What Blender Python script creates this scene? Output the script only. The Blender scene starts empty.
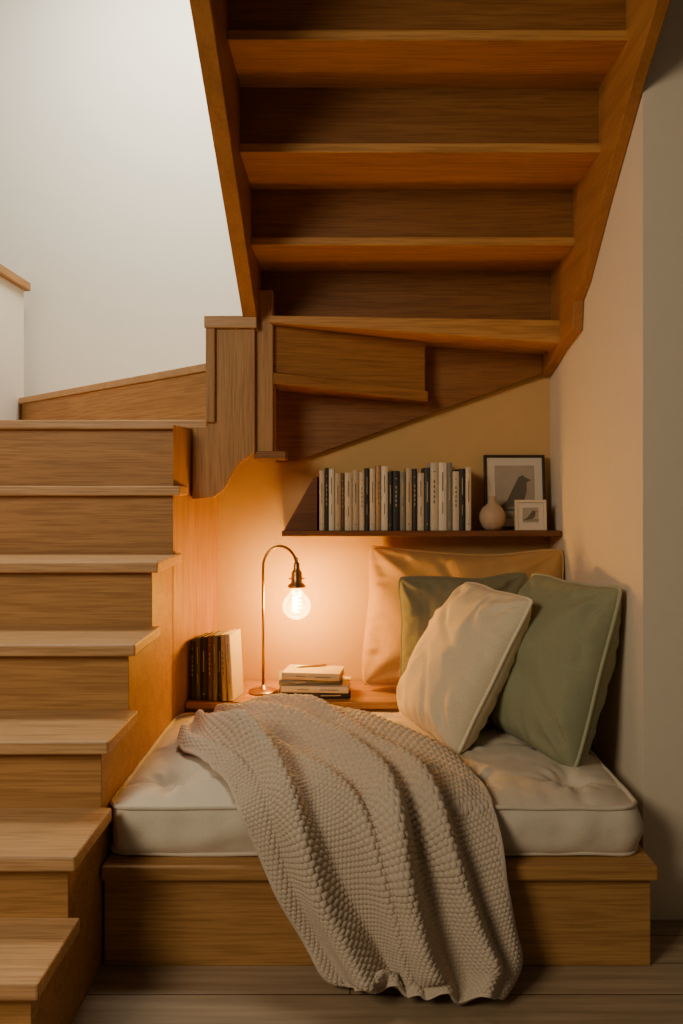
import bpy, math, random
import numpy as np
from mathutils import Vector, Matrix, noise
random.seed(7)
S = bpy.context.scene

# ------------------------------------------------------------------ materials
def nt(name):
    m = bpy.data.materials.new(name); m.use_nodes = True
    t = m.node_tree; b = t.nodes['Principled BSDF']
    return m, t, b

def wood(name, c1, c2, axis='X', rough=0.5, sc=1.0, bump=0.10, streak=.5):
    m, t, b = nt(name)
    tc = t.nodes.new('ShaderNodeTexCoord'); mp = t.nodes.new('ShaderNodeMapping')
    s = {'X': (1.3, 22, 22), 'Y': (22, 1.3, 22), 'Z': (22, 22, 1.3), 'XY': (1.3, 1.3, 22)}[axis]
    mp.inputs['Scale'].default_value = tuple(v*sc for v in s)
    n = t.nodes.new('ShaderNodeTexNoise'); n.inputs['Scale'].default_value = 1.0
    n.inputs['Detail'].default_value = 6; n.inputs['Roughness'].default_value = 0.6
    n.inputs['Distortion'].default_value = 0.6
    mp2 = t.nodes.new('ShaderNodeMapping')
    mp2.inputs['Scale'].default_value = tuple(v*sc*(5 if v > 2 else 3) for v in s)
    n2 = t.nodes.new('ShaderNodeTexNoise'); n2.inputs['Scale'].default_value = 1.5; n2.inputs['Detail'].default_value = 4
    r = t.nodes.new('ShaderNodeValToRGB')
    r.color_ramp.elements[0].position = 0.3; r.color_ramp.elements[0].color = (*c2, 1)
    r.color_ramp.elements[1].position = 0.7; r.color_ramp.elements[1].color = (*c1, 1)
    mx = t.nodes.new('ShaderNodeMixRGB'); mx.blend_type = 'MULTIPLY'; mx.inputs[0].default_value = streak
    r2 = t.nodes.new('ShaderNodeValToRGB')
    r2.color_ramp.elements[0].position = 0.38; r2.color_ramp.elements[0].color = (.5, .42, .34, 1)
    r2.color_ramp.elements[1].position = 0.55; r2.color_ramp.elements[1].color = (1, 1, 1, 1)
    L = t.links.new
    L(tc.outputs['Object'], mp.inputs[0]); L(tc.outputs['Object'], mp2.inputs[0])
    L(mp.outputs[0], n.inputs['Vector']); L(mp2.outputs[0], n2.inputs['Vector'])
    L(n.outputs['Fac'], r.inputs[0]); L(n2.outputs['Fac'], r2.inputs[0])
    L(r.outputs[0], mx.inputs[1]); L(r2.outputs[0], mx.inputs[2]); L(mx.outputs[0], b.inputs['Base Color'])
    bp = t.nodes.new('ShaderNodeBump'); bp.inputs['Strength'].default_value = bump; bp.inputs['Distance'].default_value = 0.004
    L(n2.outputs['Fac'], bp.inputs['Height']); L(bp.outputs[0], b.inputs['Normal'])
    b.inputs['Roughness'].default_value = rough; b.inputs['Specular IOR Level'].default_value = .35
    return m

def plain(name, c, rough=0.6, metal=0.0, nscale=40, var=0.06, bump=0.05, dist=0.002, sheen=0.0):
    m, t, b = nt(name)
    tc = t.nodes.new('ShaderNodeTexCoord')
    n = t.nodes.new('ShaderNodeTexNoise'); n.inputs['Scale'].default_value = nscale; n.inputs['Detail'].default_value = 4
    r = t.nodes.new('ShaderNodeValToRGB')
    r.color_ramp.elements[0].color = (*[v*(1-var) for v in c], 1)
    r.color_ramp.elements[1].color = (*[min(1, v*(1+var)) for v in c], 1)
    L = t.links.new
    L(tc.outputs['Object'], n.inputs['Vector']); L(n.outputs['Fac'], r.inputs[0]); L(r.outputs[0], b.inputs['Base Color'])
    bp = t.nodes.new('ShaderNodeBump'); bp.inputs['Strength'].default_value = bump; bp.inputs['Distance'].default_value = dist
    L(n.outputs['Fac'], bp.inputs['Height']); L(bp.outputs[0], b.inputs['Normal'])
    b.inputs['Roughness'].default_value = rough; b.inputs['Metallic'].default_value = metal
    if sheen: b.inputs['Sheen Weight'].default_value = sheen
    return m

def fabric(name, c, weave=420, var=0.12, big=.35):
    m, t, b = nt(name)
    tc = t.nodes.new('ShaderNodeTexCoord')
    n = t.nodes.new('ShaderNodeTexNoise'); n.inputs['Scale'].default_value = weave; n.inputs['Detail'].default_value = 2
    n2 = t.nodes.new('ShaderNodeTexNoise'); n2.inputs['Scale'].default_value = 9; n2.inputs['Detail'].default_value = 5
    r = t.nodes.new('ShaderNodeValToRGB')
    r.color_ramp.elements[0].position = .3; r.color_ramp.elements[1].position = .7
    r.color_ramp.elements[0].color = (*[v*(1-var) for v in c], 1)
    r.color_ramp.elements[1].color = (*[min(1, v*(1+var)) for v in c], 1)
    L = t.links.new
    L(tc.outputs['Object'], n.inputs['Vector']); L(tc.outputs['Object'], n2.inputs['Vector'])
    L(n.outputs['Fac'], r.inputs[0]); L(r.outputs[0], b.inputs['Base Color'])
    bp = t.nodes.new('ShaderNodeBump'); bp.inputs['Strength'].default_value = .25; bp.inputs['Distance'].default_value = .001
    bp2 = t.nodes.new('ShaderNodeBump'); bp2.inputs['Strength'].default_value = big; bp2.inputs['Distance'].default_value = .012
    L(n.outputs['Fac'], bp.inputs['Height']); L(n2.outputs['Fac'], bp2.inputs['Height'])
    L(bp2.outputs[0], bp.inputs['Normal']); L(bp.outputs[0], b.inputs['Normal'])
    b.inputs['Roughness'].default_value = .9; b.inputs['Sheen Weight'].default_value = .06
    b.inputs['Specular IOR Level'].default_value = .2
    return m

O1, O2 = (.48, .245, .074), (.36, .172, .048)
oakX = wood('oak_x', O1, O2, 'X'); oakY = wood('oak_y', O1, O2, 'Y'); oakZ = wood('oak_z', O1, O2, 'Z'); oakD = wood('oak_diag', O1, O2, 'XY')
U1, U2 = (.29, .122, .031), (.21, .082, .019)  # upper riser oak: shade behind the treads put into a darker wood colour
uoakX_shade = wood('oak_upper_shade_x', U1, U2, 'X'); uoakY = wood('oak_upper_y', (.42, .18, .046), (.32, .132, .032), 'Y', streak=.25)
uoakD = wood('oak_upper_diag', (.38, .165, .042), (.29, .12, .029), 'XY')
utread_lit = wood('oak_upper_tread_lit', (.58, .285, .080), (.46, .21, .055), 'X')  # same oak paler: light on the tread undersides put into the colour
tread = wood('oak_tread', (.59, .34, .15), (.48, .265, .108), 'X', rough=.42)
dark_shelf = wood('walnut_shelf', (.20, .075, .026), (.12, .045, .016), 'X', rough=.4)
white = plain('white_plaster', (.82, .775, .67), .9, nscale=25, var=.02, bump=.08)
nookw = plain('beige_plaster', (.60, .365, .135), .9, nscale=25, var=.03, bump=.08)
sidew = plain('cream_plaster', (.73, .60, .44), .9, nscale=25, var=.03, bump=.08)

def floor_mat():
    m, t, b = nt('oak_plank_floor')
    tc = t.nodes.new('ShaderNodeTexCoord')
    br = t.nodes.new('ShaderNodeTexBrick'); br.inputs['Scale'].default_value = 1
    br.inputs['Color1'].default_value = (.42, .295, .18, 1); br.inputs['Color2'].default_value = (.32, .22, .132, 1)
    br.inputs['Mortar'].default_value = (.07, .042, .024, 1); br.inputs['Mortar Size'].default_value = .002
    br.inputs['Brick Width'].default_value = 1.7; br.inputs['Row Height'].default_value = .13; br.offset = .37
    mp = t.nodes.new('ShaderNodeMapping'); mp.inputs['Scale'].default_value = (2, 40, 1)
    n = t.nodes.new('ShaderNodeTexNoise'); n.inputs['Scale'].default_value = 1.2; n.inputs['Detail'].default_value = 6
    r = t.nodes.new('ShaderNodeValToRGB'); r.color_ramp.elements[0].position = .3; r.color_ramp.elements[1].position = .7
    r.color_ramp.elements[0].color = (.55, .51, .46, 1); r.color_ramp.elements[1].color = (1, 1, 1, 1)
    mx = t.nodes.new('ShaderNodeMixRGB'); mx.blend_type = 'MULTIPLY'; mx.inputs[0].default_value = .85
    L = t.links.new
    L(tc.outputs['Object'], br.inputs['Vector']); L(tc.outputs['Object'], mp.inputs[0]); L(mp.outputs[0], n.inputs['Vector'])
    L(n.outputs['Fac'], r.inputs[0]); L(br.outputs['Color'], mx.inputs[1]); L(r.outputs[0], mx.inputs[2])
    L(mx.outputs[0], b.inputs['Base Color']); b.inputs['Roughness'].default_value = .45
    return m
floorm = floor_mat()

# ------------------------------------------------------------------ mesh builder
class MB:
    def __init__(s): s.v = []; s.f = []; s.m = []; s.mats = []; s.M = Matrix.Identity(4)
    def mi(s, mat):
        if mat not in s.mats: s.mats.append(mat)
        return s.mats.index(mat)
    def add(s, vs, fs, mat):
        k = len(s.v); i = s.mi(mat)
        s.v += [tuple(s.M @ Vector(p)) for p in vs]
        s.f += [tuple(k+a for a in f) for f in fs]; s.m += [i]*len(fs)
    def box(s, x0, x1, y0, y1, z0, z1, mat):
        vs = [(x, y, z) for z in (z0, z1) for y in (y0, y1) for x in (x0, x1)]
        s.add(vs, [(0, 2, 3, 1), (4, 5, 7, 6), (0, 1, 5, 4), (2, 6, 7, 3), (0, 4, 6, 2), (1, 3, 7, 5)], mat)
    def prism(s, poly, axis, a, b, mat):
        n = len(poly)
        def mk(p, h):
            return {'X': (h, p[0], p[1]), 'Y': (p[0], h, p[1]), 'Z': (p[0], p[1], h)}[axis]
        vs = [mk(p, a) for p in poly]+[mk(p, b) for p in poly]
        fs = [tuple(range(n)), tuple(range(2*n-1, n-1, -1))]+[(i, i+n, (i+1) % n+n, (i+1) % n) for i in range(n)]
        s.add(vs, fs, mat)
    def tube(s, path, r, mat, seg=10, closed=False):
        path = [Vector(p) for p in path]; n = len(path); vs = []; up = None
        for i, p in enumerate(path):
            if closed: d = path[(i+1) % n]-path[i-1]
            else: d = path[min(i+1, n-1)]-path[max(i-1, 0)]
            d.normalize()
            if up is None:
                up = Vector((0, 0, 1)) if abs(d.z) < .9 else Vector((0, 1, 0))
            a = d.cross(up); a.normalize(); up = a.cross(d); up.normalize()
            rr = r[i] if isinstance(r, (list, tuple)) else r
            for k in range(seg):
                t = 2*math.pi*k/seg
                vs.append(p+a*math.cos(t)*rr+up*math.sin(t)*rr)
        fs = []
        for i in range(n if closed else n-1):
            for k in range(seg):
                j = (i+1) % n
                fs.append((i*seg+k, i*seg+(k+1) % seg, j*seg+(k+1) % seg, j*seg+k))
        if not closed: fs += [tuple(range(seg)), tuple(range(n*seg-1, (n-1)*seg-1, -1))]
        s.add(vs, fs, mat)
    def lathe(s, prof, c, mat, seg=32):
        vs = [(c[0]+r*math.cos(2*math.pi*k/seg), c[1]+r*math.sin(2*math.pi*k/seg), c[2]+z) for r, z in prof for k in range(seg)]
        fs = [(i*seg+k, i*seg+(k+1) % seg, (i+1)*seg+(k+1) % seg, (i+1)*seg+k) for i in range(len(prof)-1) for k in range(seg)]
        s.add(vs, fs, mat)
    def obj(s, name, parent=None, bevel=0, smooth=False):
        import bmesh
        me = bpy.data.meshes.new(name); me.from_pydata(s.v, [], s.f)
        for m in s.mats: me.materials.append(m)
        for p, i in zip(me.polygons, s.m): p.material_index = i; p.use_smooth = smooth
        bm = bmesh.new(); bm.from_mesh(me); bmesh.ops.recalc_face_normals(bm, faces=bm.faces); bm.to_mesh(me); bm.free()
        o = bpy.data.objects.new(name, me); S.collection.objects.link(o)
        if bevel:
            b = o.modifiers.new('bevel', 'BEVEL'); b.width = bevel; b.segments = 2; b.limit_method = 'ANGLE'
        if parent: o.parent = parent
        return o

def empty(name):
    e = bpy.data.objects.new(name, None); S.collection.objects.link(e); return e

# ------------------------------------------------------------------ room
def slab(name, x0, x1, y0, y1, z0, z1, mat, parent=None, bevel=0):
    b = MB(); b.box(x0, x1, y0, y1, z0, z1, mat); return b.obj(name, parent, bevel)
slab('floor', -3.5, 3, -2, 4.6, -.1, 0, floorm)
slab('wall_stairwell', -3.5, 2.2, 4.5, 4.6, 0, 4.6, white)
b = MB()
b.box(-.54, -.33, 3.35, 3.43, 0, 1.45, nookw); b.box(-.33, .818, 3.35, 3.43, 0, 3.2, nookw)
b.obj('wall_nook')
slab('wall_right', .818, 2.2, 2.29, 3.43, 0, 3.6, sidew)
b = MB(); b.box(-1.86, -1.75, 2.2, 4.4, 0, 2.27, white); b.obj('wall_left')
slab('trim_1', -1.88, -1.72, 2.18, 4.42, 2.27, 2.315, oakY, bevel=.004)

# ------------------------------------------------------------------ lower staircase
T = [(1.36, .10), (1.577, .25), (1.789, .40), (2.033, .577), (2.288, .769), (2.5625, .975), (2.894, 1.214), (3.10, 1.465)]
st = empty('wooden_staircase')
TH = .034; NO = .036
poly = [(T[0][0]+NO, 0)]
for i, (y, z) in enumerate(T):
    poly.append((y+NO, z-TH))
    yn = T[i+1][0]+NO if i+1 < len(T) else 4.49
    poly.append((yn, z-TH))
poly.append((4.49, 0))
b = MB(); b.prism(poly, 'X', -1.745, -.627, oakX); b.obj('stair_body', st, .002)
b = MB()
for i, (y, z) in enumerate(T):
    yn = T[i+1][0]+NO if i+1 < len(T) else 4.48
    b.box(-1.745, -.600 if i < 7 else -.54, y, yn, z-TH, z, tread)
b.obj('treads', st, .005)
b = MB()
b.prism([(-.53, 3.13), (-1.74, 4.34), (-1.74, 4.49), (-.34, 4.49), (-.34, 3.45)], 'Z', 1.465, 1.655, oakD)
b.prism([(-.53, 3.11), (-1.745, 4.32), (-1.745, 4.49), (-.34, 4.49), (-.34, 3.44)], 'Z', 1.655, 1.685, tread)
b.obj('winder_step', st, .003)
b = MB()
b.prism([(-.586, 1.435), (-.53, 1.435), (-.53, 1.80), (-.354, 1.80), (-.354, 1.34), (-.375, 1.325), (-.41, 1.30), (-.44, 1.26),
         (-.455, 1.225), (-.475, 1.195), (-.51, 1.172), (-.586, 1.165)], 'Y', 3.05, 3.095, oakZ)
b.obj('newel_panel', st, .003)
b = MB(); b.box(-.535, -.50, 3.035, 3.15, 1.45, 1.80, oakZ); b.box(-.54, -.345, 3.03, 3.16, 1.80, 1.845, tread)
b.obj('newel_cap', st, .004)
b = MB(); b.box(-.355, -.288, 3.07, 3.14, 1.34, 1.95, oakZ); b.box(-.36, -.24, 3.06, 3.2, 1.315, 1.345, uoakX_shade)
b.obj('newel_post', st, .004)
b = MB(); b.prism([(-.625, 2.90), (-.54, 3.35), (-.625, 3.35)], 'Z', 0, 1.43, oakZ); b.obj('end_panel', st)

# upper flight
UT = [(2.02, 2.30, 2.69), (2.30, 2.555, 2.462), (2.555, 2.85, 2.252), (2.85, 3.17, 2.050)]
b = MB(); UH = .030
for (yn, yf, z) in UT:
    b.box(-.345, .785, yn, yf+.03, z, z+UH, utread_lit)
b.prism([(-.300, 1.822), (.785, 1.747), (.785, 1.832), (-.300, 1.850)], 'Y', 3.05, 3.312, utread_lit)
b.obj('upper_treads', st, .004)
b = MB()
UT.append((3.17, 3.33, 1.80))
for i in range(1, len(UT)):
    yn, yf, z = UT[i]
    b.box(-.345, .785, yn+.016, yn+.032, z+UH, UT[i-1][2], uoakX_shade)
b.box(-.345, .785, 2.036, 2.05, 2.72, 2.9, uoakX_shade)
b.obj('upper_risers', st)
b = MB()
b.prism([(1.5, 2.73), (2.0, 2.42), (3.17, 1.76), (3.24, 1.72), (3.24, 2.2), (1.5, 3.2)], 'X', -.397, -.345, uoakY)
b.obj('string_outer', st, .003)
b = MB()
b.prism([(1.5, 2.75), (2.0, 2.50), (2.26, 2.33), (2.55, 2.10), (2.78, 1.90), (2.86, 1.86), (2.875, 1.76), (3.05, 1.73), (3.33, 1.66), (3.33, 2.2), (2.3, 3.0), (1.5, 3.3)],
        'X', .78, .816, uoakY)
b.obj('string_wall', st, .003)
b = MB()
b.prism([(-.30, 1.31), (-.22, 1.315), (.78, 1.67), (.78, 1.87), (-.30, 1.87)], 'Y', 3.31, 3.345, uoakX_shade)
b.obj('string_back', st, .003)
b = MB()
vs = []
p0, p1 = Vector((-.29, 3.09, 0)), Vector((.295, 3.22, 0))
for (p, zb, zt) in ((p0, 1.645, 1.822), (p1, 1.585, 1.782)):
    for zz in (zb, zt):
        for d in (0, .02):
            vs.append((p.x, p.y+d, zz))
b.add(vs, [(0, 4, 6, 2), (1, 3, 7, 5), (0, 1, 5, 4), (2, 6, 7, 3), (0, 2, 3, 1), (4, 5, 7, 6)], uoakD)
b.box(.278, .295, 3.22, 3.312, 1.60, 1.78, uoakX_shade)
vs = [(-.288, 3.075, 1.60), (.305, 3.205, 1.545), (.305, 3.31, 1.545), (-.288, 3.31, 1.60)]
vs += [(x, y, z+.042) for x, y, z in vs]
b.add(vs, [(0, 1, 2, 3), (4, 7, 6, 5), (0, 4, 5, 1), (1, 5, 6, 2), (2, 6, 7, 3), (3, 7, 4, 0)], uoakD)
b.obj('winder_riser', st, .003)

# ------------------------------------------------------------------ platform, ledge
pf = empty('platform_bed')
b = MB(); b.box(-.620, .758, 2.066, 3.34, 0.0, .224, oakX); b.obj('base', pf, .003)
b = MB(); b.box(-.622, .770, 2.045, 3.34, .224, .26, oakX); b.obj('top_board', pf, .005)
b = MB(); b.prism([(-.60, 2.995), (.815, 2.995), (.815, 3.345), (-.536, 3.345)], 'Z', .40, .426, oakX); b.box(-.595, .81, 3.02, 3.04, .262, .40, oakX); b.obj('wooden_ledge', None, .003)

# ------------------------------------------------------------------ mattress
MX0, MX1, MY0, MY1, MZ0, MZ1 = -.621, .745, 2.105, 2.985, .262, .384
linen = fabric('oatmeal_linen', (.64, .54, .40), 500, .10, .5)
tufts = [(MX0+.135+i*.2725, MY0+.15+j*.29) for i in range(5) for j in range(3)]
def mtop(x, y):
    s = (x-(MX0+MX1)/2)/((MX1-MX0)/2); t = (y-(MY0+MY1)/2)/((MY1-MY0)/2)
    s = max(-1, min(1, s)); t = max(-1, min(1, t))
    z = MZ1+.034*(1-abs(s)**10)*(1-abs(t)**7)
    for (a, c) in tufts:
        d = math.hypot(x-a, y-c)
        z -= .038*math.exp(-(d/.045)**2)
        if abs(x-a) < .136: z -= .014*math.exp(-((y-c)/.018)**2)*(1-abs(x-a)/.20)
        if abs(y-c) < .145: z -= .014*math.exp(-((x-a)/.018)**2)*(1-abs(y-c)/.20)
        if d < .13:
            th = math.atan2(y-c, x-a); z += .004*math.sin(th*9+a*40)*math.exp(-((d-.06)/.03)**2)
    z += .006*noise.noise(Vector((x*7, y*7, 3)))+.003*noise.noise(Vector((x*20, y*20, 5)))
    return max(z, MZ1-.006)
def mattress():
    b = MB(); nx, ny, nz = 170, 110, 10
    cx, cy = (MX0+MX1)/2, (MY0+MY1)/2; hx, hy = (MX1-MX0)/2, (MY1-MY0)/2; r = .05
    def plan(s, t):
        x, y = s*hx, t*hy
        dx, dy = abs(x)-(hx-r), abs(y)-(hy-r)
        if dx > 0 and dy > 0:
            k = max(dx, dy)/math.hypot(dx, dy); dx *= k; dy *= k
            x = math.copysign(hx-r+dx, x); y = math.copysign(hy-r+dy, y)
        return cx+x, cy+y
    for top in (1, 0):
        vs = []
        for j in range(ny+1):
            for i in range(nx+1):
                x, y = plan(2*i/nx-1, 2*j/ny-1)
                vs.append((x, y, mtop(x, y) if top else MZ0))
        b.add(vs, [(j*(nx+1)+i, j*(nx+1)+i+1, (j+1)*(nx+1)+i+1, (j+1)*(nx+1)+i) for j in range(ny) for i in range(nx)], linen)
    per = [(2*i/nx-1, -1) for i in range(nx)]+[(1, 2*j/ny-1) for j in range(ny)]+[(1-2*i/nx, 1) for i in range(nx)]+[(-1, 1-2*j/ny) for j in range(ny)]
    vs = []; n = len(per)
    for k in range(nz+1):
        h = k/nz
        for (s, t) in per:
            x, y = plan(s, t)
            bul = .018*math.sin(math.pi*h)**.7+.014*noise.noise(Vector((x*14, y*14, h*2)))*math.sin(math.pi*h)
            d = Vector((x-cx, y-cy)); e = Vector((max(0, abs(d.x)-(hx-r))*math.copysign(1, d.x), max(0, abs(d.y)-(hy-r))*math.copysign(1, d.y)))
            if e.length > 0: e.normalize()
            if e.x < -.5: bul *= .1
            vs.append((x+e.x*bul, y+e.y*bul, MZ0+(MZ1-MZ0)*h))
    b.add(vs, [(k*n+i, k*n+(i+1) % n, (k+1)*n+(i+1) % n, (k+1)*n+i) for k in range(nz) for i in range(n)], linen)
    for z in (MZ0+.006, MZ1+.001):
        b.tube([(*plan(s*1.002, t*1.004), z+.003*noise.noise(Vector((s*6, t*6, z*9)))) for (s, t) in per], .0065, linen, 8, True)
    for (a, c) in tufts:
        z = mtop(a, c)
        b.lathe([(0, .004), (.006, .0035), (.010, .001), (.011, -.003)], (a, c, z+.001), linen, 12)
    return b.obj('futon_mattress', smooth=True)
mattress()

# ------------------------------------------------------------------ pillows
def pillow(name, c, U, V, w, h, th, mat, seed, pipe=None, sag=0.0, rough=1.0):
    U = Vector(U).normalized(); V = Vector(V); V = (V-U*V.dot(U)).normalized(); N = U.cross(V)
    if N.y > 0: N = -N
    c = Vector(c); n = 90; b = MB()
    def P(u, v, side):
        cr4 = (u*v)**6
        x = w/2*u*(1-.05*(1-v*v)-.05*cr4); y = h/2*v*(1-.05*(1-u*u)-.05*cr4)
        x += .008*noise.noise(Vector((v*1.7, seed, u*.8)))*abs(u); y += .010*noise.noise(Vector((u*1.7, seed+5, v*.8)))*abs(v)
        if v > 0: y -= sag*v*(1-u*u)
        a, d = 1-abs(u)**2.4, 1-abs(v)**2.4
        prof = max(0, a*d)
        z = th*prof**.50*(1+.20*(-v))
        nz = noise.noise(Vector((u*1.3+seed, v*1.3, side*3)))*.022+noise.noise(Vector((u*2.8+seed, v*2.8, side*5+2)))*.012
        cr = 0
        for (su, sv) in ((1, 1), (1, -1), (-1, 1), (-1, -1)):
            du, dv = su-u, sv-v; dd = math.hypot(du, dv)
            ang = math.atan2(abs(dv), abs(du)+1e-6)
            cr += math.sin(ang*9+seed+su)*math.exp(-((dd-.30)/.36)**2)*.011
        cre = 1-abs(noise.noise(Vector((u*1.5+v*.9+seed*2, v*.8-u*.4, side)))) * 6
        crease = -.010*max(0, cre)
        e = min(1-abs(u), 1-abs(v))
        q = u if (1-abs(v)) < (1-abs(u)) else v
        pk = .006*math.sin(q*24+seed+noise.noise(Vector((q*5, seed, 0)))*5)*math.exp(-((e-.10)/.10)**2)
        edge = min(1, prof*3.0)
        z = z+(nz+cr+pk+crease)*edge*rough
        return c+U*x+V*y+N*(z*side)
    for side in (1, -1):
        vs = [P(math.sin(math.pi/2*(2*i/n-1)), math.sin(math.pi/2*(2*j/n-1)), side) for j in range(n+1) for i in range(n+1)]
        b.add(vs, [(j*(n+1)+i, j*(n+1)+i+1, (j+1)*(n+1)+i+1, (j+1)*(n+1)+i) for j in range(n) for i in range(n)], mat)
    per = [(2*i/n-1, -1) for i in range(n)]+[(1, 2*j/n-1) for j in range(n)]+[(1-2*i/n, 1) for i in range(n)]+[(-1, 1-2*j/n) for j in range(n)]
    b.tube([P(u, v, 1) for u, v in per], .0060, pipe or mat, 8, True)
    return b.obj(name, smooth=True)
tan = fabric('mustard_linen', (.44, .25, .085)); sage_d = fabric('grey_green_linen', (.185, .168, .10))
cream = fabric('cream_linen', (.72, .59, .39)); sage = fabric('sage_linen', (.27, .265, .150)); sagep = fabric('sage_piping', (.38, .37, .23))
creamp = fabric('cream_piping', (.78, .66, .46)); tanp = fabric('mustard_piping', (.54, .32, .11))
pillow('throw_pillow', (.428, 3.15, .715), (.60, -.15, -.0), (.15, .12, .52), .77, .56, .12, tan, 1.3, tanp, sag=.03)
pillow('throw_pillow', (.412, 2.965, .652), (.43, -.08, .02), (.08, .10, .48), .47, .50, .085, sage_d, 4.1, sag=.01)
pillow('throw_pillow', (.370, 2.725, .634), (.14, -.46, 0), (.24, .09, .46), .51, .54, .120, cream, 8.2, creamp, rough=.9)
pillow('throw_pillow', (.635, 2.575, .655), (.17, -.41, 0), (.16, .04, .50), .46, .55, .125, sage, 12.7, sagep, rough=1.0)

# ------------------------------------------------------------------ blanket
knit = fabric('knit_wool', (.51, .405, .295), 300, .12, .1)
rows = [  # left, mid, right
    ((-.535, 2.60, .415), (-.47, 2.78, .425), (-.36, 2.92, .41)),
    ((-.51, 2.46, .415), (-.36, 2.67, .43), (-.17, 2.90, .41)),
    ((-.41, 2.31, .415), (-.20, 2.50, .43), (.00, 2.80, .415)),
    ((-.33, 2.18, .412), (-.09, 2.33, .42), (.15, 2.62, .41)),
    ((-.285, 2.085, .385), (0.0, 2.17, .41), (.29, 2.40, .41)),
    ((-.235, 2.045, .32), (.05, 2.06, .375), (.35, 2.18, .40)),
    ((-.185, 2.02, .235), (.09, 2.00, .28), (.370, 2.06, .34)),
    ((-.135, 2.01, .15), (.13, 1.98, .18), (.375, 2.015, .24)),
    ((-.085, 2.00, .075), (.16, 1.96, .10), (.390, 1.99, .15)),
    ((-.04, 1.98, .022), (.19, 1.93, .035), (.405, 1.96, .07)),
    ((.02, 1.945, .012), (.20, 1.89, .014), (.36, 1.92, .018)),
]
rows = [[Vector(p) for p in r] for r in rows]
def cr(p, x):
    n = len(p)-1; i = min(int(x*n), n-1); f = x*n-i
    a = p[max(i-1, 0)]; b_ = p[i]; c = p[i+1]; d = p[min(i+2, n)]
    return .5*((2*b_)+(c-a)*f+(2*a-5*b_+4*c-d)*f*f+(3*b_-a-3*c+d)*f**3)
def fold(s, t):
    top = max(0, 1-s/.40)
    w = 0
    for k, (c0, c1, wd, a0, a1) in enumerate([(.08, .05, .045, .050, .022), (.30, .20, .050, .095, .115), (.44, .41, .033, .045, .045),
                                              (.60, .58, .052, .090, .115), (.80, .78, .042, .060, .085), (.95, .95, .05, .050, .024)]):
        c = c0+(c1-c0)*s+.040*math.sin(s*6+k*2.1)
        d = (t-c)/(wd*(1+.45*s)); d = d*(1.6 if d > 0 else .75)
        am = a0+(a1-a0)*min(1, s*1.4); am *= 1-.5*max(0, (s-.86)/.14)
        am *= .85+.5*noise.noise(Vector((s*4, k*3.3, 0)))
        w += am*math.exp(-d*d)
    w += .018*noise.noise(Vector((s*5, t*4, 1)))+.030*top*noise.noise(Vector((s*9, t*3, 7)))
    w += top*.020*max(0, math.sin(s*30+t*7))
    return max(0, w)*(.45+.55*min(1, s/.18))
def norms(A):
    ds = np.gradient(A, axis=0); dt = np.gradient(A, axis=1)
    n = np.cross(ds, dt); n /= np.linalg.norm(n, axis=2, keepdims=True)+1e-12
    return n
def blur(A, it):
    for _ in range(it):
        P = np.pad(A, ((1, 1), (1, 1), (0, 0)), mode='reflect', reflect_type='odd')
        A = .5*A+.125*(P[2:, 1:-1]+P[:-2, 1:-1]+P[1:-1, 2:]+P[1:-1, :-2])
    return A
def blanket():
    ns, ntt = 600, 360; NS, NT = 92, 54
    ss = np.linspace(0, 1, ns+1); tt = np.linspace(0, 1, ntt+1)[None, :, None]
    cols = [np.array([tuple(cr([r[k] for r in rows], s)) for s in ss])[:, None, :] for k in range(3)]
    A = cols[0]*(1-tt)*(1-2*tt)+cols[1]*4*tt*(1-tt)+cols[2]*tt*(2*tt-1)
    A = blur(A, 30)
    F = np.array([[fold(i/ns, j/ntt) for j in range(ntt+1)] for i in range(ns+1)])
    Q = A+norms(A)*F[..., None]
    def clear(Q, pad):
        for i in range(ns+1):
            for j in range(ntt+1):
                x, y, z = Q[i, j]
                if y > 2.095: z = max(z, mtop(x, y)+pad)
                elif z > .255:
                    if z < .385: y = min(y, 2.080)
                else: y = min(y, 2.032)
                Q[i, j] = (x, y, max(z, .013))
        return Q
    Q = clear(Q, .016); Q = blur(Q, 12)
    N = norms(Q)
    bb = ss*NS; row = np.floor(bb).astype(int)
    a = np.linspace(0, 1, ntt+1)[None, :]*NT+.5*(row % 2)[:, None]
    k = (np.abs(np.sin(np.pi*a))*np.abs(np.sin(np.pi*bb))[:, None])**.7*.0058
    t1 = np.linspace(0, 1, ntt+1)[None, :]; s1 = ss[:, None]
    hem = (t1 > .014) & (t1 < .986) & (s1 > .009) & (s1 < .991)
    Q = Q+N*np.where(hem, k, .004)[..., None]
    Q[..., 2] = np.maximum(Q[..., 2], .009)
    W = ntt+1
    me = bpy.data.meshes.new('knit_throw_blanket')
    me.from_pydata([tuple(v) for v in Q.reshape(-1, 3)], [], [(i*W+j, i*W+j+1, (i+1)*W+j+1, (i+1)*W+j) for i in range(ns) for j in range(ntt)]); me.materials.append(knit)
    for p in me.polygons: p.use_smooth = True
    o = bpy.data.objects.new('knit_throw_blanket', me); S.collection.objects.link(o)
    m = o.modifiers.new('sol', 'SOLIDIFY'); m.thickness = .008; m.offset = 0
    return o
blanket()

# ------------------------------------------------------------------ shelf with books, frames, vase
sh = empty('wall_shelf')
b = MB(); b.box(-.262, .814, 3.15, 3.348, 1.022, 1.043, dark_shelf); b.obj('board', sh, .002)
b = MB(); b.prism([(-.258, 1.043), (-.128, 1.043), (-.128, 1.255), (-.145, 1.245)], 'Y', 3.20, 3.345, dark_shelf); b.obj('end_bracket', sh, .002)

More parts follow.
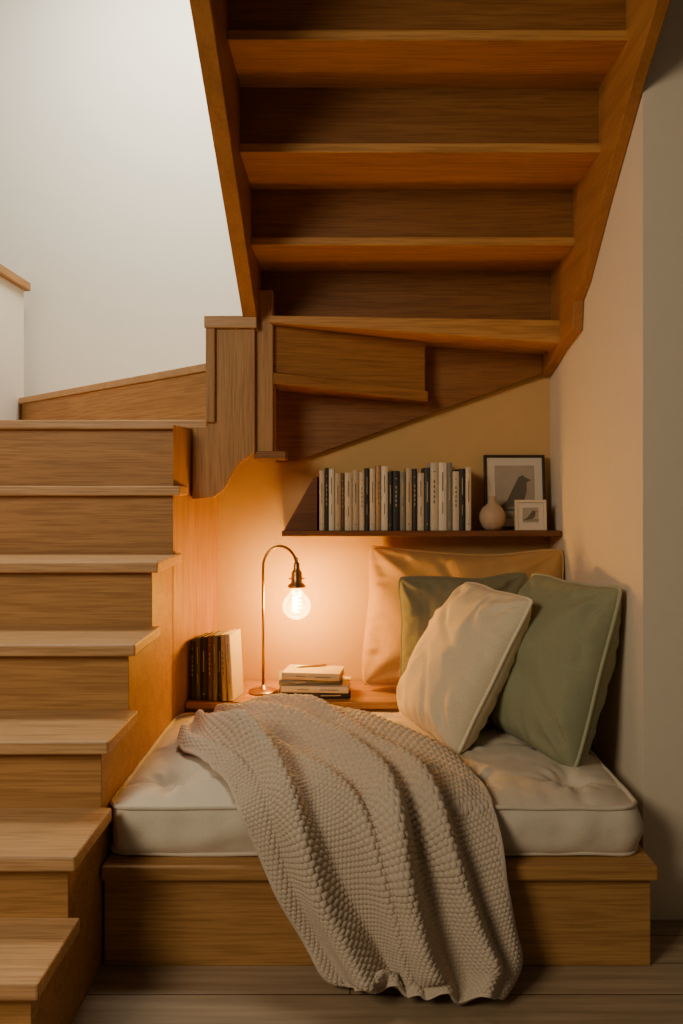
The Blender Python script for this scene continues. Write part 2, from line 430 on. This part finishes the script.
pal = {k: plain('cover_'+k, c, .6, nscale=60, var=.08) for k, c in dict(
    cream=(.56, .46, .32), black=(.022, .020, .018), tan=(.36, .23, .11), white=(.66, .58, .44), navy=(.03, .038, .04),
    grey=(.20, .18, .14), brown=(.13, .065, .028), sand=(.46, .35, .21), olive=(.09, .08, .045)).items()}
pages = plain('paper_pages', (.62, .52, .38), .85, nscale=200, var=.15)
inkd = plain('ink_dark', (.15, .11, .07), .6); inkl = plain('ink_light', (.40, .33, .22), .5)
def book(b, w, h, d, cov, M, style=0):
    """upright book, spine at y=0 facing -Y, x 0..w, z 0..h"""
    b.M = M; t = .0025; mat = pal[cov]
    b.box(0, t, 0, d, 0, h, mat); b.box(w-t, w, 0, d, 0, h, mat)
    n = 6; pr = [(w*i/n, -.004*math.sin(math.pi*i/n)) for i in range(n+1)]
    b.prism(pr+[(w, .003), (0, .003)], 'Z', 0, h, mat)
    b.box(t, w-t, .003, d-.004, .003, h-.004, pages)
    ink = inkl if cov in ('black', 'navy', 'brown', 'olive', 'grey') else inkd
    y = -.0046
    if style == 0:
        b.box(w*.42, w*.58, y, 0, h*.45, h*.78, ink)
        b.box(w*.38, w*.62, y, 0, h*.09, h*.11, ink)
    elif style == 1:
        for k in range(5): b.box(w*.40, w*.60, y, 0, h*(.40+.075*k), h*(.445+.075*k), ink)
        b.box(w*.36, w*.64, y, 0, h*.86, h*.875, ink)
    else:
        b.box(w*.43, w*.57, y, 0, h*.58, h*.86, ink)
        b.box(w*.44, w*.56, y, 0, h*.25, h*.42, ink)
    b.M = Matrix.Identity(4)
b = MB(); x = -.118
seq = ['cream', 'black', 'white', 'sand', 'brown', 'cream', 'sand', 'cream', 'black', 'cream', 'tan', 'white', 'black', 'black', 'grey', 'sand', 'black', 'cream', 'navy', 'cream', 'white', 'grey', 'cream', 'black', 'cream']
ws = [.020, .014, .022, .024, .012, .028, .026, .020, .018, .022, .020, .026, .017, .026, .022, .024, .018, .026, .022, .030, .032, .020, .026, .022, .022]
k = (.588)/(sum(ws)+.001*len(ws))
for i, (c, w) in enumerate(zip(seq, ws)):
    w *= k; h = .237+random.uniform(-.016, .016)
    if i in (19, 20, 21): h = .262
    book(b, w-.001, h, .15, c, Matrix.Translation((x, 3.165+random.uniform(0, .006), 1.0435)), style=i % 3); x += w+.001*k
b.obj('shelf_books', bevel=.0008)

blk = plain('black_frame', (.018, .014, .011), .4); matb = plain('mat_board', (.60, .53, .42), .8)
art = plain('art_print_ground', (.34, .29, .22), .7, nscale=12, var=.25); art2 = plain('art_print_shape', (.11, .09, .065), .7, nscale=15, var=.3)
crf = plain('cream_frame', (.66, .54, .38), .5)
def frame(name, x, y, z, w, h, fw, fm, lean, mat_in, yaw=0):
    b = MB(); b.M = Matrix.Translation((x, y, z)) @ Matrix.Rotation(yaw, 4, 'Z') @ Matrix.Rotation(-lean, 4, 'X')
    d = .018
    b.box(-w/2, w/2, 0, d, 0, fw, fm); b.box(-w/2, w/2, 0, d, h-fw, h, fm)
    b.box(-w/2, -w/2+fw, 0, d, fw, h-fw, fm); b.box(w/2-fw, w/2, 0, d, fw, h-fw, fm)
    b.box(-w/2+fw, w/2-fw, .006, d-.002, fw, h-fw, matb)
    a = mat_in
    x0, x1, z0, z1 = -w/2+fw+a, w/2-fw-a, fw+a, h-fw-a
    b.box(x0, x1, .0045, .006, z0, z1, art)
    W_, H_ = x1-x0, z1-z0
    # perched bird in profile: tail to the left, round breast, small head with beak
    pts = [(.05, .16), (.30, .34), (.42, .52), (.52, .66), (.60, .78), (.70, .82), (.78, .77), (.92, .72), (.80, .68), (.80, .52), (.74, .36), (.62, .25), (.46, .22), (.28, .20)]
    b.prism([(x0+p*W_, z0+q*H_) for p, q in pts], 'Y', .0035, .0045, art2)
    b.box(x0, x1, .0038, .0045, z0+.14*H_, z0+.19*H_, art2)
    b.M = Matrix.Identity(4)
    return b.obj(name, bevel=.0008)
frame('picture_frame', .662, 3.27, 1.044, .245, .30, .011, blk, .12, .032)
frame('picture_frame', .705, 3.19, 1.044, .122, .118, .010, crf, .10, .020)
b = MB(); vm = plain('clay_vase', (.44, .31, .19), .75, nscale=30, var=.1)
b.lathe([(0, 0), (.026, 0), (.040, .015), (.050, .040), (.050, .062), (.040, .085), (.022, .100), (.015, .108), (.014, .125), (.019, .134),
         (.016, .134), (.011, .125), (.011, .105), (.0, .100)], (.556, 3.205, 1.0435), vm)
b.obj('ceramic_vase', smooth=True)

# ------------------------------------------------------------------ ledge: standing books, stack
b = MB(); a = math.radians(-11)
R0 = Matrix.Translation((-.588, 3.025, .427)) @ Matrix.Rotation(a, 4, 'Z'); x = 0
for i, (c, w, h, l) in enumerate([('black', .016, .218, 0), ('olive', .020, .228, 0), ('black', .024, .232, .0), ('brown', .018, .236, .0), ('grey', .018, .240, 0), ('black', .014, .236, .0), ('sand', .018, .242, .03), ('cream', .018, .244, .055)]):
    book(b, w, h, .125, c, R0 @ Matrix.Translation((x, 0, w*math.sin(l)+.0005)) @ Matrix.Rotation(-l, 4, 'Y'), style=(i+1) % 3); x += w+.002+(.004 if l > .01 else 0)
b.obj('ledge_books', bevel=.0008)
b = MB(); z = .427
for (c, w, h, t, ry, ox) in [('black', .17, .265, .026, 3, 0), ('cream', .165, .25, .024, -4, .006), ('grey', .155, .235, .022, 5, .0), ('sand', .14, .215, .026, -8, .01)]:
    M = Matrix.Translation((-.262+ox, 3.025, z)) @ Matrix.Rotation(math.radians(ry), 4, 'Z') @ Matrix(((0, 0, 1, 0), (0, 1, 0, 0), (-1, 0, 0, t), (0, 0, 0, 1)))
    book(b, t, h, w, c, M, style=2); z += t+.0008
b.obj('stacked_books', bevel=.0008)
b = MB(); b.tube([(-.20, 3.10, z+.004), (-.09, 3.13, z+.004)], [.004, .004], plain('brass_pen', (.5, .33, .12), .3, 1.0), 10)
b.obj('pen')

# ------------------------------------------------------------------ table lamp
lamp = empty('table_lamp')
brass = plain('aged_brass', (.40, .23, .09), .3, 1.0, nscale=30, var=.15)
LX, LY, BX = -.332, 3.135, -.204
b = MB()
b.lathe([(0, 0), (.054, 0), (.056, .004), (.053, .009), (.030, .012), (.012, .016), (.008, .03), (0, .03)], (LX, LY, .4265), brass)
b.obj('base', lamp, smooth=True)
path = [(LX, LY, .44), (LX, LY, .6), (LX, LY, .75), (LX, LY, .88)]
cx = (LX+BX)/2; R = (BX-LX)/2
path += [(cx-R*math.cos(math.pi*i/18), LY, .905+R*1.25*math.sin(math.pi*i/18)) for i in range(0, 19)]
path += [(BX, LY, .90)]
b = MB(); b.tube(path, .0055, brass, 12); b.obj('stem', lamp, smooth=True)
b = MB()
b.lathe([(0, .115), (.004, .113), (.006, .104), (.004, .098), (.010, .094), (.012, .085), (.012, .068), (.019, .060), (.021, .05), (.021, .02), (.034, .008), (.036, 0), (.030, .0), (.018, .006), (0, .01)], (BX, LY, .828), brass)
b.obj('socket', lamp, smooth=True)
b = MB(); b.tube([(BX-.03, LY, .862), (BX+.03, LY, .862)], .003, brass, 8); b.obj('switch', lamp, smooth=True)
g, t, p = nt('bulb_glass')
tr = t.nodes.new('ShaderNodeBsdfTransparent'); tr.inputs[0].default_value = (1, .93, .8, 1)
gl = t.nodes.new('ShaderNodeBsdfGlossy'); gl.inputs['Roughness'].default_value = .03
mx = t.nodes.new('ShaderNodeMixShader'); fr = t.nodes.new('ShaderNodeFresnel'); fr.inputs[0].default_value = 1.3
em = t.nodes.new('ShaderNodeEmission'); em.inputs[0].default_value = (1, .50, .09, 1); em.inputs[1].default_value = 3.0
ad = t.nodes.new('ShaderNodeAddShader')
t.links.new(fr.outputs[0], mx.inputs[0]); t.links.new(tr.outputs[0], mx.inputs[1]); t.links.new(gl.outputs[0], mx.inputs[2])
t.links.new(mx.outputs[0], ad.inputs[0]); t.links.new(em.outputs[0], ad.inputs[1])
t.links.new(ad.outputs[0], t.nodes['Material Output'].inputs[0])
b = MB()
pr = [(.016, .0), (.018, -.012), (.028, -.028), (.044, -.046), (.053, -.066), (.054, -.082), (.048, -.100), (.034, -.116), (.016, -.125), (0, -.127)]
b.lathe(pr, (BX, LY, .832), g); b.obj('bulb', lamp, smooth=True)
fm, t, p = nt('filament'); p.inputs['Emission Color'].default_value = (1, .60, .20, 1); p.inputs['Emission Strength'].default_value = 60
b = MB()
pts = [(BX+.016*math.cos(i*.9), LY+.016*math.sin(i*.9), .795-.0022*i) for i in range(28)]
b.tube(pts, .0032, fm, 6); b.obj('filament', lamp, smooth=True)
ld = bpy.data.lights.new('bulb_light', 'POINT'); ld.energy = 20; ld.color = (1, .52, .05); ld.shadow_soft_size = .045
lo = bpy.data.objects.new('bulb_light', ld); lo.location = (BX, LY, .765); S.collection.objects.link(lo); lo.parent = lamp

# ------------------------------------------------------------------ daylight
def area(name, loc, tgt, sx, sy, e, col):
    l = bpy.data.lights.new(name, 'AREA'); l.shape = 'RECTANGLE'; l.size = sx; l.size_y = sy; l.energy = e; l.color = col
    o = bpy.data.objects.new(name, l); o.location = loc
    o.rotation_euler = (Vector(tgt)-Vector(loc)).to_track_quat('-Z', 'Y').to_euler(); S.collection.objects.link(o)
area('skylight', (-.75, 3.5, 4.1), (-.75, 4.1, 2.2), 1.2, .8, 88, (1, .95, .80))
area('front_daylight_fill', (-2.1, -.5, 2.45), (.3, 2.6, .5), 1.1, 1.2, 66, (1, .87, .66))  # soft frontal fill added behind camera-left, unseen; no window there
W = bpy.data.worlds.new('world'); S.world = W; W.use_nodes = True
W.node_tree.nodes['Background'].inputs[0].default_value = (1, .87, .64, 1); W.node_tree.nodes['Background'].inputs[1].default_value = .065

# ------------------------------------------------------------------ camera
cd = bpy.data.cameras.new('camera'); cd.sensor_fit = 'VERTICAL'; cd.sensor_height = 36; cd.lens = 820/1024*36
cd.shift_x = -8.5/1024; cd.shift_y = -22/1024
co = bpy.data.objects.new('camera', cd); co.location = (0, 0, 1.2); co.rotation_euler = (math.pi/2, 0, 0)
S.collection.objects.link(co); S.camera = co
